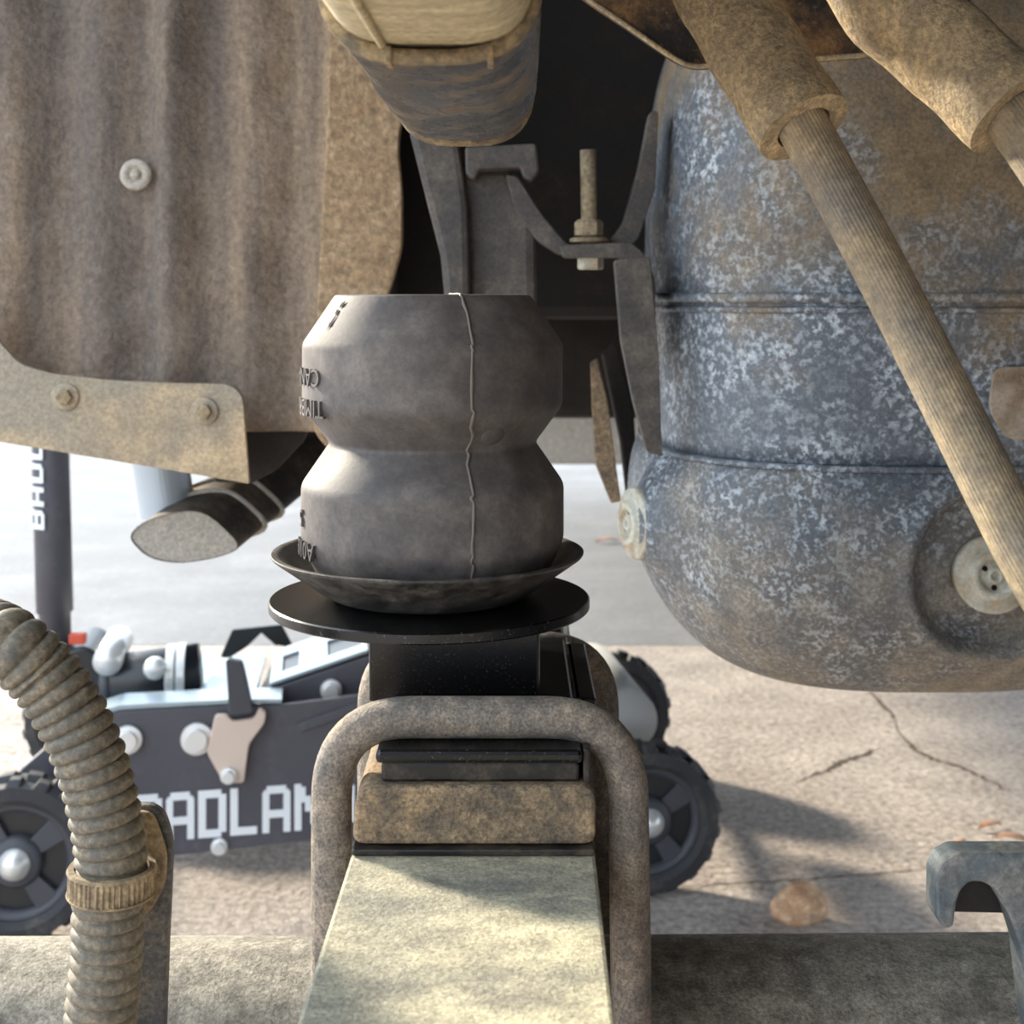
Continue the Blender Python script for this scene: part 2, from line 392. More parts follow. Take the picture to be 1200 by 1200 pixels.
v, f = boxg(-.0428, .0222, .447, .62, H-.1474, H-.1432); new_obj('base_plate', v, f, M['black_gloss'], mb, smooth=False, bevel=.0014)
v, f = boxg(-.0412, .0212, .449, .615, H-.1537, H-.1475); new_obj('base_block', v, f, M['black_edge'], mb, smooth=False, bevel=.001)
v, f = prismg([(.0224, .449, H-.1432), (.0224, .449, H-.160), (.0224, .60, H-.160), (.0224, .60, H-.1432)], (.0022, 0, 0)); new_obj('side_lip', v, f, M['black_edge'], mb, smooth=False, bevel=.0006)

# U-bolts
def ubolt(name, Y, xl, xr, xrb, ztop, zbot, rc, label, grp, xlb=None):
    r = .0066; xlb = xl if xlb is None else xlb
    z = H+ztop-r
    pts = round_poly([Vector((xlb, Y, H+zbot)), Vector((xl, Y, z)), Vector((xr, Y, z)), Vector((xrb, Y, H+zbot))], rc, 12, closed=False)
    dense = [pts[0]]
    for a, b in zip(pts, pts[1:]):
        k = max(1, int((b-a).length/.006))
        for i in range(1, k+1): dense.append(a+(b-a)*i/k)
    v, f = sweepg(dense, r, 24)
    o = new_obj(name, v, f, M['ubolt']); tag(o, label, 'u-bolt', grp); return o
ubolt('u_bolt', .4605, -.0583, .0372, .0396, -.1300, -.30, .026, 'dusty round-bar steel U-bolt clamped over the front of the leaf spring', 'U-bolts over the leaf spring')
ubolt('u_bolt', .598, -.0583, .0380, .0396, -.1415, -.30, .026, 'shadowed steel U-bolt behind the black bracket, mostly hidden under the flange', 'U-bolts over the leaf spring')

# leaf spring
ls = thing('leaf_spring', 'flat dusty steel leaf spring running towards the viewer under the front U-bolt', 'leaf spring', (-.012, .44, H-.22))
def drift(x, y): return x + (y-.445)*.0132
def leafbar(z0, z1, x0, x1, y0, y1, n=24):
    vs = []; fs = []
    for i in range(n+1):
        y = y0+(y1-y0)*i/n
        for x, z in ((x0, z0), (x1, z0), (x1, z1), (x0, z1)): vs.append((drift(x, y), y, H+z))
    for i in range(n):
        for k in range(4): fs.append((i*4+k, i*4+(k+1) % 4, (i+1)*4+(k+1) % 4, (i+1)*4+k))
    fs += [(3, 2, 1, 0), (n*4, n*4+1, n*4+2, n*4+3)]
    return vs, fs
v, f = leafbar(-.1865, -.1745, -.0502, .0260, .20, .80); new_obj('main_leaf', v, f, M['leaf'], ls, smooth=False, bevel=.0012)
v, f = leafbar(-.1990, -.1867, -.0502, .0260, .36, .74); new_obj('second_leaf', v, f, M['leaf'], ls, smooth=False, bevel=.001)
v, f = leafbar(-.1743, -.1722, -.0496, .0256, .442, .64); new_obj('shim', v, f, M['black_edge'], ls, smooth=False, bevel=.0006)
pd = round_poly([Vector((-.0500, .445, H-.1720)), Vector((.0262, .445, H-.1720)), Vector((.0262, .445, H-.1537)), Vector((-.0488, .445, H-.1537))], [.004, .004, .005, .006], 5)
v, f = prismg(pd, (0, .19, 0)); new_obj('spacer_pad', v, f, M['pad'], ls, smooth=False, bevel=.0015)

# axle
ax = thing('axle_tube', 'thick dusty round axle tube crossing the bottom behind the leaf spring', 'axle', (0, .53, H-.353))
zc = H-.2985
v, f = sweepg([(-.9, .53, zc), (-.3, .53, zc), (0, .53, zc+.0005), (.3, .53, zc+.0025), (1.1, .53, zc+.003)], .0545, 64); new_obj('tube', v, f, M['axle'], ax)
v, f = boxg(-.0495, .0265, .465, .60, H-.262, H-.1995); new_obj('spring_perch', v, f, M['bracket_grey'], ax, smooth=False, bevel=.003)

# corrugated hose with its clip and bracket
CP = [(-330, 1150), (-250, 960), (-170, 830), (-90, 755), (-40, 738), (6, 752), (50, 790), (83, 838), (107, 893), (122, 950), (130, 1005), (127, 1060), (125, 1120), (119, 1180), (112, 1260)]
CY = .45
path = resample(catmull([W(x, y, CY+(.02 if x < 0 else 0)) for x, y in CP], 40), .0046/10)
r0 = .0114
rl = []
for i in range(len(path)):
    ph = (i % 10)/10; rl.append(r0*(.835+.165*math.sqrt(abs(math.sin(math.pi*ph)))))
v, f = sweepg(path, rl, 36)
hose = tag(new_obj('corrugated_hose', v, f, M['conduit']), 'dusty grey corrugated hose curving down on the left', 'hose')
cl = thing('hose_clip', 'tan ribbed plastic clip band wrapped round the corrugated hose', 'clip', W(130, 1030, CY))
ring = [(.0116, -.0048), (.0134, -.0048), (.0139, -.0040), (.0132, -.0038), (.0132, .0030), (.0139, .0032), (.0134, .0042), (.0116, .0042), (.0116, -.0048)]
def teeth(a, j): return 1 + (.022*(1 if math.sin(a*44) > 0 else -1) if j in (3, 4) else 0)
v, f = latheg(ring[:-1], W(131, 1030, CY), (.03, 0, 1), 176, teeth); 
f = [q for q in f if len(q) == 4]; n = 176; f += [(7*n+i, 7*n+(i+1) % n, (i+1) % n, i) for i in range(n)]
new_obj('band', v, f, M['clip'], cl, smooth=False)
bp = round_poly([Vector((x, y)) for x, y in [(150, 952), (178, 952), (195, 1000), (193, 1040), (172, 1074), (150, 1074)]], [4, 18, 14, 14, 12, 4], 6)
v, f = prismg([W(p.x, p.y, .466) for p in bp], (0, .003, 0)); new_obj('backing_plate', v, f, M['clip'], cl, smooth=False, bevel=.0008)
bp = round_poly([Vector((x, y)) for x, y in [(146, 944), (188, 944), (202, 985), (197, 1100), (190, 1290), (155, 1290), (160, 1100)]], [14, 20, 20, 10, 0, 0, 10], 6)
v, f = prismg([W(p.x, p.y, .4705) for p in bp], (0, .0045, 0))
tag(new_obj('hose_bracket', v, f, M['bracket_grey'], smooth=False, bevel=.001), 'upright grey steel strap with a rounded top holding the corrugated hose', 'bracket')

# hook bracket at the right
hb = thing('hook_bracket', 'grey steel bracket with a hooked open notch above the axle at right', 'bracket', W(1180, 1200, .46))
hp = [(1122, 1001), (1200, 1001), (1330, 1003), (1330, 1290), (1222, 1290), (1205, 1190), (1196, 1110), (1184, 1072), (1166, 1042), (1152, 1034), (1136, 1034), (1126, 1044), (1121, 1060), (1118, 1087), (1107, 1090), (1097, 1075), (1097, 1026), (1105, 1010)]
hp = [(p.x, p.y) for p in round_poly([Vector(p) for p in hp], 5, 3)]
v, f = pxprism(hp, .455, .012); new_obj('hook_plate', v, f, M['hook'], hb, smooth=False, bevel=.0015)
v, f = pxprism([(1112, 1018), (1330, 1020), (1330, 1074), (1112, 1069)], .470, .003); new_obj('rear_flange', v, f, M['dark_frame'], hb, smooth=False, bevel=.0005)

# ------------------------------------------------------------------ strike bracket and frame tube at the top
def usec(xl, xr, zb, zt, r, n=8):
    return [(p.x, p.y) for p in round_poly([Vector((xl, zt)), Vector((xl+.002, zb)), Vector((xr-.002, zb)), Vector((xr, zt))], r, n, closed=False)]
st = thing('strike_bracket', 'glossy dusty U-shaped steel bracket hanging above the rubber bump stop', 'bracket', (-.02, .44, H+.056))
outer = usec(-.0478, .0106, .0562, .16, .022); inner = usec(-.0448, .0076, .0594, .16, .020)
def ushell(stations):
    vs = []; fs = []; m = len(outer)
    for (y, sx, dz) in stations:
        cx = drift(-.0186, y)
        for sec in (outer, inner):
            for x, z in sec: vs.append((cx+(x+.0186)*sx, y, H+z+dz))
    k = 2*m
    for s in range(len(stations)-1):
        for b in (0, m):
            for i in range(m-1): fs.append((s*k+b+i, s*k+b+i+1, (s+1)*k+b+i+1, (s+1)*k+b+i))
    for s in (0, len(stations)-1):
        for i in range(m-1): fs.append((s*k+i, s*k+i+1, s*k+m+i+1, s*k+m+i))
    for s in range(len(stations)-1):
        for i in (0, m-1): fs.append((s*k+i, (s+1)*k+i, (s+1)*k+m+i, s*k+m+i))
    return vs, fs
v, f = ushell([(.345, 1, 0), (.348, 1.0, 0), (.40, .99, .001), (.43, .985, .0), (.445, .985, -.0015), (.50, .97, -.0015), (.525, .93, 0), (.535, .86, .004)])
new_obj('shell', v, f, M['strike'], st)
v, f = ushell([(.3440, 1.004, -.0002), (.3446, 1.007, -.0004), (.3475, 1.007, -.0004), (.3485, 1.002, 0)]); new_obj('rolled_rim', v, f, M['strike_edge'], st)
v, f = ushell([(.518, .952, -.0010), (.522, .948, -.0020), (.530, .915, -.0012), (.535, .875, .003)]); new_obj('rear_lip', v, f, M['strike_edge'], st)
v, f = boxg(-.0385, .0025, .528, .532, H+.066, H+.15); new_obj('end_wall', v, f, M['dark_frame'], st, smooth=False)
for tx in (455, 575):
    c = W(tx, 64, .3436); v, f = boxg(c.x-.0008, c.x+.0008, .3430, .3520, c.z-.0022, c.z+.0022); new_obj('rim_tab', v, f, M['strike_edge'], st, smooth=False, bevel=.0004)
ft = thing('frame_tube', 'cream dust-coated rounded frame tube nested in the glossy U bracket', 'frame tube', (-.02, .36, H+.06))
sec = round_poly([Vector((-.0440, .0605)), Vector((.0068, .0605)), Vector((.0068, .15)), Vector((-.0440, .15))], [.017, .017, .008, .008], 7)
v, f = prismg([(drift(p.x, .1), .1, H+p.y) for p in sec], (.0055, .42, 0)); new_obj('tube', v, f, M['cream'], ft, smooth=True, bevel=.0005)
v, f = sweepg([(drift(-.0300, .1), .1, H+.0605), (drift(-.0300, .3), .3, H+.0603), (drift(-.0300, .5), .5, H+.0605)], .0011, 8); new_obj('weld_line', v, f, M['cream'], ft)

# ------------------------------------------------------------------ hanger behind
hg = thing('hanger_bracket', 'grey stamped steel hanger behind the bump stop, holding the long bolt', 'bracket', W(570, 345, .86))
def px2(pts, Y, th, name, m, parent, bevel=.002, rr=0):
    if rr: pts = [(p.x, p.y) for p in round_poly([Vector(p) for p in pts], rr, 4)]
    v, f = pxprism(pts, Y, th); return new_obj(name, v, f, m, parent, smooth=False, bevel=bevel)
px2([(478, 150), (535, 150), (548, 240), (552, 420), (528, 430), (516, 300)], .84, .03, 'flange', M['hanger'], hg, .004)
px2([(530, 190), (598, 196), (628, 262), (630, 420), (540, 430), (545, 280)], .852, .05, 'post', M['hanger'], hg, .006)
px2([(545, 172), (628, 168), (632, 200), (622, 212), (612, 205), (610, 196), (562, 198), (556, 210), (546, 204)], .83, .03, 'cap', M['hanger'], hg, .003, 4)
px2([(592, 204), (606, 206), (634, 250), (664, 286), (690, 290), (690, 300), (655, 298), (630, 282), (604, 246)], .842, .022, 'arm', M['hanger'], hg, .0015, 5)
px2([(655, 287), (740, 284), (758, 300), (768, 330), (768, 420), (752, 420), (742, 330), (730, 302), (660, 302)], .835, .02, 'tie_arm', M['hanger'], hg, .0015, 6)
px2([(712, 284), (730, 262), (748, 200), (762, 130), (772, 130), (768, 220), (748, 280), (738, 290)], .85, .016, 'side_arm', M['hanger'], hg, .0015, 5)
px2([(720, 305), (762, 300), (772, 420), (776, 535), (758, 530), (742, 470), (728, 400)], .815, .012, 'leg', M['hanger'], hg, .0015, 4)
lb = thing('long_bolt', 'tan dusty upright bolt through the tip of the grey hanger arm', 'bolt', W(692, 316, .845))
a = W(691, 316, .847); b = W(689, 176, .847)
v, f = sweepg([a, b], .0047, 20); new_obj('shank', v, f, M['bolt_tan'], lb)
v, f = latheg([(.0085, 0), (.0085, .0075), (.0065, .0095), (.005, .0095)], W(690, 276, .847), (0, 0, 1), 6); new_obj('nut', v, f, M['bolt_tan'], lb, smooth=False)
v, f = latheg([(.0115, 0), (.0115, .002), (.009, .003)], W(690, 284, .847), (0, 0, 1), 24); new_obj('washer', v, f, M['bolt_tan'], lb)
v, f = latheg([(.0070, 0), (.0078, .001), (.0078, .007)], W(692, 316, .847), (0, 0, 1), 6); new_obj('head', v, f, M['plug'], lb, smooth=False)
# hanging strips and rear rod seen through the gap
v, f = pxprism([(692, 425), (700, 420), (712, 470), (724, 560), (728, 588), (716, 590), (698, 545), (694, 480)], 1.0, .006)
tag(new_obj('hanging_strip', v, f, M['pad'], smooth=False, bevel=.001), 'thin tan strip hanging in the gap left of the tank', 'strip')
v, f = pxprism([(706, 415), (722, 400), (742, 470), (748, 560), (736, 590), (728, 520)], 1.02, .02)
tag(new_obj('dark_strap', v, f, M['dark'], smooth=False, bevel=.002), 'black strap hanging between the tan strip and the tank', 'strap')

# ------------------------------------------------------------------ tank
TX, TY, TA, TB = .2425, .93, .153, .165
TZ = H
def plan(a, s, n=2.9):
    c, d = math.cos(a), math.sin(a)
    return Vector((TA*s*math.copysign(abs(c)**(2/n), c), (TB*s)*math.copysign(abs(d)**(2/n), d), 0))
def tloft(rows, n=220, disp=None):
    vs = []; fs = []
    for z, s in rows:
        for i in range(n):
            p = Vector((TX, TY, TZ+z)) + plan(2*math.pi*i/n, s)
            if disp: p = disp(p)
            vs.append(p)
    for j in range(len(rows)-1):
        for i in range(n): fs.append((j*n+i, j*n+(i+1) % n, (j+1)*n+(i+1) % n, (j+1)*n+i))
    fs.append(tuple(range(n))); fs.append(tuple((len(rows)-1)*n+i for i in range(n)))
    return vs, fs
def interp(rows, k):
    P = catmull([Vector((a, b, 0)) for a, b in rows], k); return [(p.x, p.y) for p in P]
tank = thing('plastic_tank', 'big dust-speckled black plastic tank hanging at right', 'tank', (TX, TY, TZ-.235))
v, f = tloft(interp([(-.092, 1.0), (-.05, 1.0), (0, 1.0), (.06, .995), (.10, .985), (.13, .96), (.155, .92), (.175, .86), (.19, .78), (.198, .65)], 5))
new_obj('upper_shell', v, f, M['tank'], tank)
REC = W(1165, 670, .765); RECL = Vector((TX-TA*1.0, TY-TB*.72, TZ-.135))
def dish(p):
    d = math.hypot(p.x-REC.x, p.z-REC.z)
    if p.y < TY and d < .056:
        t = max(0, min(1, (.050-d)/.012)); t = t*t*(3-2*t)
        lip = math.exp(-((d-.048)/.004)**2)*.003
        p = p + Vector((0, .016*t - lip, 0))
    if p.x < TX-.08:
        d2 = ((p.y-.850)**2+(p.z-(H-.1365))**2)/.030**2
        p = p + Vector((-.95, -.32, 0))*(.013*math.exp(-d2**1.6))
    return p
v, f = tloft(interp([(-.094, 1.005), (-.098, 1.035), (-.115, 1.065), (-.14, 1.075), (-.165, 1.05), (-.19, .98), (-.21, .88), (-.225, .74), (-.233, .55), (-.236, .3)], 9), 420, dish)
new_obj('lower_shell', v, f, M['tank_low'], tank)
v, f = tloft([(-.0045, 1.0), (-.0045, 1.028), (-.003, 1.036), (-.0005, 1.036), (.001, 1.028), (.001, 1.0)]); new_obj('seam_ridge', v, f, M['tank'], tank)
v, f = tloft([(-.0065, 1.0), (-.0075, 1.018), (-.0095, 1.018), (-.0105, 1.0)]); new_obj('seam_ridge', v, f, M['tank'], tank)
v, f = tloft([(-.0955, .99), (-.0955, 1.03), (-.0925, 1.03), (-.0925, .99)]); new_obj('seam_ridge', v, f, M['tank'], tank)
def plug(c, axd, s, lab):
    v, f = latheg([(.0, -.006), (.0205*s, -.006), (.0205*s, .002), (.0195*s, .0035), (.0140*s, .0035), (.0125*s, .0065), (.0118*s, .0075), (.0085*s, .0075), (.008*s, .0045), (.0045*s, .0045), (.004*s, .007), (.0022*s, .007), (.002*s, .004), (0, .004)], c, axd, 48)
    o = new_obj('plug', v, f, M['plug'], tank); o['label'] = lab
    for k in range(3):
        a = k*2*math.pi/3+.4; q = Vector((0, 0, 1)).rotation_difference(Vector(axd).normalized())
        cc = Vector(c)+q @ Vector((math.cos(a)*.0063*s, math.sin(a)*.0063*s, .0042))
        v, f = latheg([(0, 0), (.0016*s, 0), (.0014*s, .0012), (0, .0012)], cc, axd, 10); new_obj('key_slot', v, f, M['tear'], o)
plug(W(1163, 673, .7625), (-.05, -1, .05), 1.02, 'cream plastic plug set in a round recess')
plug((.0745, .850, H-.1365), (-.95, -.32, 0), 1.05, 'pale plastic plug on the left corner')
sp = round_poly([Vector((x, y)) for x, y in [(1166, 430), (1290, 430), (1290, 516), (1182, 516), (1160, 480)]], [14, 4, 4, 12, 12], 4)
fy = TY-TB*1.003
v, f = prismg([W(p.x, p.y, .7585) for p in sp], (0, .0035, 0)); o = new_obj('sticker', v, f, M['sticker'], tank, smooth=False); o['label'] = 'tan worn paper sticker'
# dark frame bracket over the tank
fp = [(560, -90), (688, 0), (793, 72), (815, 80), (838, 78), (900, 72), (960, 70), (1028, 65), (1120, 40), (1180, -90)]
fb = thing('gritty_bracket', 'rusty grit-covered dark frame plate above the plastic tank', 'plate', W(850, 78, .64))
v, f = pxprism([(p.x, p.y) for p in round_poly([Vector(p) for p in fp], 12, 4)], .63, .008); new_obj('plate', v, f, M['grit'], fb, smooth=False, bevel=.0015)
rimp = catmull([W(x, y, .6295) for x, y in [(688, -2), (740, 34), (793, 70), (815, 77.5), (838, 76), (900, 70.5), (960, 68.5), (1022, 64)]], 6)
v, f = sweepg(rimp, .0012, 8); new_obj('bottom_rim', v, f, M['sleeve'], fb)

# ------------------------------------------------------------------ cables with sleeves
def cable(slv, rod, Ys, Yr, Rs, rr, lab, grp, sb):
    S = [W(x, y, Y) for (x, y), Y in zip(slv, Ys)]; Q = [W(x, y, Y) for (x, y), Y in zip(rod, Yr)]
    t = thing('sleeved_cable', lab, 'cable', S[-1], grp)
    Sd = catmull(S, 8); m = len(Sd)
    rl = [Rs*(.86+.14*min(1, i/(m*.35)))*(1.0 + .02*math.sin(i*.9)) for i in range(m)]
    v, f = sweepg(Sd, rl, 48, cap=False)
    # end face: ring with a hole
    d = (Sd[-1]-Sd[-2]).normalized(); n = 48; base = (m-1)*n; ctr = Sd[-1]
    ring2 = [ctr+(v[base+i]-ctr)*(rr*1.12/rl[-1]) for i in range(n)]; o2 = len(v); v = v+ring2
    f += [(base+i, base+(i+1) % n, o2+(i+1) % n, o2+i) for i in range(n)]
    o3 = len(v); v = v+[p-d*.012 for p in ring2]; f += [(o2+i, o2+(i+1) % n, o3+(i+1) % n, o3+i) for i in range(n)]
    o = new_obj('sleeve', v, f, M['sleeve'], t)
    sm = o.modifiers.new('edge', 'EDGE_SPLIT'); sm.split_angle = R(50)
    Qd = catmull(Q, 14)
    v, f = sweepg(Qd, rr, 240, rfun=lambda a, j: 1+.010*math.sin(a*40)); new_obj('rod', v, f, M['cable'], t)
    return t
cable([(800, -90), (838, -20), (886, 62), (942, 150)], [(925, 122), (945, 155), (1035, 322), (1120, 488), (1165, 578), (1208, 660), (1290, 800)], [.475, .462, .452, .437], [.441, .436, .420, .404, .396, .388, .375], .0148, .0079,
      'thick ribbed tan rod angling down from its rubber sleeve across the tank', 'sleeved cables over the tank', 0)
cable([(985, -75), (1038, 0), (1110, 62), (1186, 132)], [(1165, 110), (1195, 150), (1240, 215), (1330, 360)], [.465, .452, .445, .432], [.438, .430, .42, .40], .0158, .0085,
      'second rubber-sleeved rod leaving the picture at the upper right corner', 'sleeved cables over the tank', 0)

# ------------------------------------------------------------------ wheel-well liner at left
def lerp_tab(t, tab):
    for (a, b), (c, d) in zip(tab, tab[1:]):
        if t <= c: u = (t-a)/(c-a); u = u*u*(3-2*u); return b+(d-b)*u
    return tab[-1][1]
fold = [(-80, .03), (0, .015), (60, .030), (110, .016), (160, .022), (195, .004), (240, .018), (290, .008), (340, .016), (372, .006), (388, .0)]
LY = .93
def lfn(u, w):
    px = -75+(388+75)*u; y = -90+(507+90)*w
    p = W(px, y, LY); p.y += lerp_tab(px, fold)*(1-.4*w) + .004*noise.noise(Vector((px*.02, y*.02, 3)))
    return p
g = grid(90, 60, lfn)
lin_t = thing('wheel_well_liner', 'mud-streaked brown wheel-well liner filling the upper left', 'liner', W(150, 507, LY))
o = new_obj('panel', g[0], g[1], M['liner'], lin_t); sm = o.modifiers.new('solid', 'SOLIDIFY'); sm.thickness = .004; sm.offset = 1
v, f = latheg([(0, 0), (.0105, 0), (.0105, .002), (.0085, .0035), (.0055, .0035), (.0045, .002), (.0035, .002), (.003, .0045), (0, .0048)], W(160, 205, LY+.010), (0, -1, .05), 32)
o = new_obj('push_rivet', v, f, M['exhaust_face'], lin_t); o['label'] = 'pale grey round push rivet'
fpts = [(388, -90), (470, -90), (476, 100), (466, 170), (471, 225), (471, 290), (458, 335), (438, 390), (420, 460), (400, 520), (386, 528), (366, 506), (372, 350), (384, 130)]
v, f = pxprism([(p.x, p.y) for p in round_poly([Vector(p) for p in fpts], 14, 3)], LY-.004, .014)
tag(new_obj('felt_strip', v, f, M['felt'], smooth=False, bevel=.003), 'tan fuzzy felt strip along the right edge of the liner', 'felt')
fl = thing('flap_plate', 'pale dusty steel strip bolted across the foot of the liner', 'plate', W(150, 560, .90))
pts = [(-75, 330), (-30, 360), (0, 402), (24, 428), (60, 438), (130, 446), (200, 449), (268, 450), (284, 462), (292, 567), (200, 551), (0, 518), (-75, 505)]
v, f = pxprism([(p.x, p.y) for p in round_poly([Vector(p) for p in pts], [5, 8, 12, 12, 8, 5, 5, 10, 10, 2, 5, 5, 2], 4)], .905, .004); new_obj('strip', v, f, M['flap_plate'], fl, smooth=False, bevel=.001)
for x, y in ((77, 465), (240, 482)):
    c = W(x, y, .905)
    v, f = latheg([(0, 0), (.0088, 0), (.0088, .0012), (.0078, .0018), (0, .0018)], c, (0, -1, 0), 32); wsh = new_obj('washer', v, f, M['flap_plate'], fl)
    hexbolt('bolt', c+Vector((0, -.0018, 0)), (0, -1, 0), .0052, .004, M['bolt_tan'], wsh)
# dark sheet put in for the shaded recess behind the liner foot
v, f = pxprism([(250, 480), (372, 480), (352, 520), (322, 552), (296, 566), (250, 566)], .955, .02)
tag(new_obj('gap_sheet', v, f, M['dark'], smooth=False, bevel=.003), 'dark sheet added to fill the dark gap between pale strip and felt strip', 'filler')

# ------------------------------------------------------------------ exhaust
ex = thing('exhaust_pipe', 'dull brown exhaust tailpipe with an oblique flat end below the pale strip', 'exhaust pipe', W(218, 660, 1.0))
EY = 1.0
face = round_poly([Vector((x, y)) for x, y in [(149, 629), (166, 612), (202, 600), (236, 598), (262, 618), (285, 643), (250, 655), (208, 661), (172, 654)]], 16, 4)
fr = [W(p.x, p.y, EY - (p.y-630)/F*.25) for p in face]
cf = sum(fr, Vector())/len(fr)
stn = [(0, 0, 1.0), (.4, 0, 1.0), (1, 0, 1.0), (1.6, .0, .95), (2.2, .02, .9)]
vec = W(345, 548, 1.13)-W(250, 622, EY)
vs = []; fs = []; n = len(fr)
for s, dz, k in stn:
    for p in fr:
        q = cf+(p-cf)*k; q = q+vec*s + Vector((0, 0, dz)); vs.append(q)
for j in range(len(stn)-1):
    for i in range(n): fs.append((j*n+i, j*n+(i+1) % n, (j+1)*n+(i+1) % n, (j+1)*n+i))
new_obj('pipe', vs, fs, M['exhaust'], ex)
cv = [cf+(p-cf)*.985+Vector((0, .0015, 0)) for p in fr]
v, f = prismg(cv, (0, .003, 0)); new_obj('end_cap', v, f, M['exhaust_face'], ex, smooth=False)
for s in (.30, .52):
    vv = [cf+(p-cf)*1.03+vec*s for p in fr]; ring = vv+[vv[0]]
    v, f = sweepg(ring, .0022, 8, cap=False); new_obj('clamp_band', v, f, M['exhaust_face'], ex)
v, f = latheg([(.0, 0), (.021, 0), (.021, .05), (.0, .05)], W(196, 602, 1.05), (-.15, .0, 1), 40)
tag(new_obj('silver_sleeve', v, f, M['pale'], smooth=False), 'bright silver pipe sleeve behind the oblique exhaust end', 'pipe')

# ------------------------------------------------------------------ floor jack
TH = R(8); JU = Vector((math.cos(TH), math.sin(TH), 0)); JN = Vector((-math.sin(TH), math.cos(TH), 0)); JP = Vector((-.18, 1.5, 0))
def J(px, py, v=0.0):
    a = (px-600)/F; b = (HZ-py)/F
    t = (JN.dot(JP)+v)/(JN.x*a+JN.y)
    return Vector((a*t, t, H+b*t))
def jpoly(pts, v0, th, r=0):
    if r: pts = [(p.x, p.y) for p in round_poly([Vector(p) for p in pts], r, 4)]
    return prismg([J(x, y, v0) for x, y in pts], JN*th)
jk = thing('floor_jack', 'black wheeled floor jack with white BADLAND lettering standing on the concrete', 'jack', (-.18, 1.6, 0))
def jpart(name, g, m, parent=None, bevel=.002, smooth=False): return new_obj(name, g[0], g[1], M[m], parent or jk, smooth=smooth, bevel=bevel)
side = [(20, 905), (60, 870), (118, 840), (140, 833), (276, 826), (330, 826), (440, 812), (600, 826), (700, 866), (772, 930), (774, 985), (740, 1000), (560, 992), (365, 985), (205, 1003), (120, 1000), (40, 960)]
sp1 = jpart('side_plate', jpoly(side, 0, .006, 8), 'jack_grey'); sp1['label'] = 'near side plate with white lettering'
v, f = jpoly(side, .30, .006, 8); jpart('side_plate', (v, f), 'jack_grey')
# top flange of the near plate
tf = [J(118, 838), J(140, 831), J(276, 824), J(330, 824)]
tv = []; 
for p in tf: tv += [p, p+JN*.045]
v = tv + [p+Vector((0, 0, .004)) for p in tv]; n = len(tv)
f = []
for i in range(3):
    a = 2*i; f += [(a, a+1, a+3, a+2), (n+a, n+a+2, n+a+3, n+a+1), (a, a+2, n+a+2, n+a), (a+1, n+a+1, n+a+3, a+3)]
f += [(0, n, n+1, 1), (n-2, n-1, 2*n-1, 2*n-2)]
jpart('top_flange', (v, f), 'jack_skylit', bevel=0)
# lower beam line on the plate
jpart('crease_bar', jpoly([(345, 850), (440, 816), (600, 800), (600, 812), (440, 828), (352, 858)], -.004, .004), 'jack_grey', bevel=.001)
# lift arm: tapered box with slotted top coloured as if lit by sky
def armbox(near, far, name, m, th=None):
    v = [*near, *far]; n = len(near)
    return v
A0, A1 = .05, .19
arm_side = [(300, 848), (318, 806), (432, 768), (640, 745), (700, 800), (640, 850), (440, 848)]
jpart('lift_arm', jpoly(arm_side, A0, A1-A0), 'jack_grey', bevel=.003)
# top plate of the arm (along the upper edge)
def strip_on(p0, p1, v0, v1, th, name, m):
    a, b = J(*p0, A0), J(*p1, A0)
    q = [a+JN*(v0-A0), b+JN*(v0-A0), b+JN*(v1-A0), a+JN*(v1-A0)]
    return jpart(name, prismg(q, (0, 0, th)), m, bevel=.001)
strip_on((316, 806), (432, 766.5), .05, .19, .002, 'arm_top', 'jack_black')
strip_on((316, 804.5), (432, 765), .05, .082, .004, 'top_rail', 'jack_skylit')
strip_on((316, 804.5), (432, 765), .150, .19, .004, 'top_rail', 'jack_skylit')
for a, b in (((316, 804.5), (330, 799.6)), ((350, 792.7), (385, 780.7)), ((425, 767.3), (432, 765))):
    strip_on(a, b, .082, .150, .004, 'cross_bar', 'jack_skylit')
# sloped plate at the arm's foot, sky light put into its colour
q = [J(217, 826, .045), J(300, 806, .045), J(312, 768, .19), J(262, 776, .19)]
v = q+[p+Vector((0, 0, -.004)) for p in q]; jpart('ramp_plate', (v, [(0, 1, 2, 3), (7, 6, 5, 4), (0, 4, 5, 1), (1, 5, 6, 2), (2, 6, 7, 3), (3, 7, 4, 0)]), 'jack_skylit', bevel=0)
# far bracket with a triangular opening
jpart('far_bracket', jpoly([(258, 770), (272, 738), (330, 732), (345, 760), (322, 756), (306, 742), (290, 758), (268, 772)], .26, .006), 'jack_black', bevel=.001)
# pump cylinder and its pieces
pc = J(132, 800, .13); pe = J(235, 786, .13)
v, f = sweepg([pc, pc+(pe-pc)*.02, pe], [.027, .031, .031], 40); jpart('pump_cylinder', (v, f), 'jack_black', bevel=0, smooth=True)
v, f = sweepg([pc-JU*.012, pc+JU*.001], [.024, .026], 40); jpart('cylinder_cap', (v, f), 'hub', bevel=0, smooth=True)
for t in (.62, .74):
    c = pc+(pe-pc)*t; v, f = sweepg([c, c+JU*.010], .034, 40); jpart('cylinder_ring', (v, f), 'zinc', bevel=.001)
c = J(182, 782, .09); v, f = latheg([(0, 0), (.012, 0), (.012, .008), (.008, .012), (0, .012)], c, -JN, 24); jpart('valve_knob', (v, f), 'zinc', bevel=0, smooth=True)
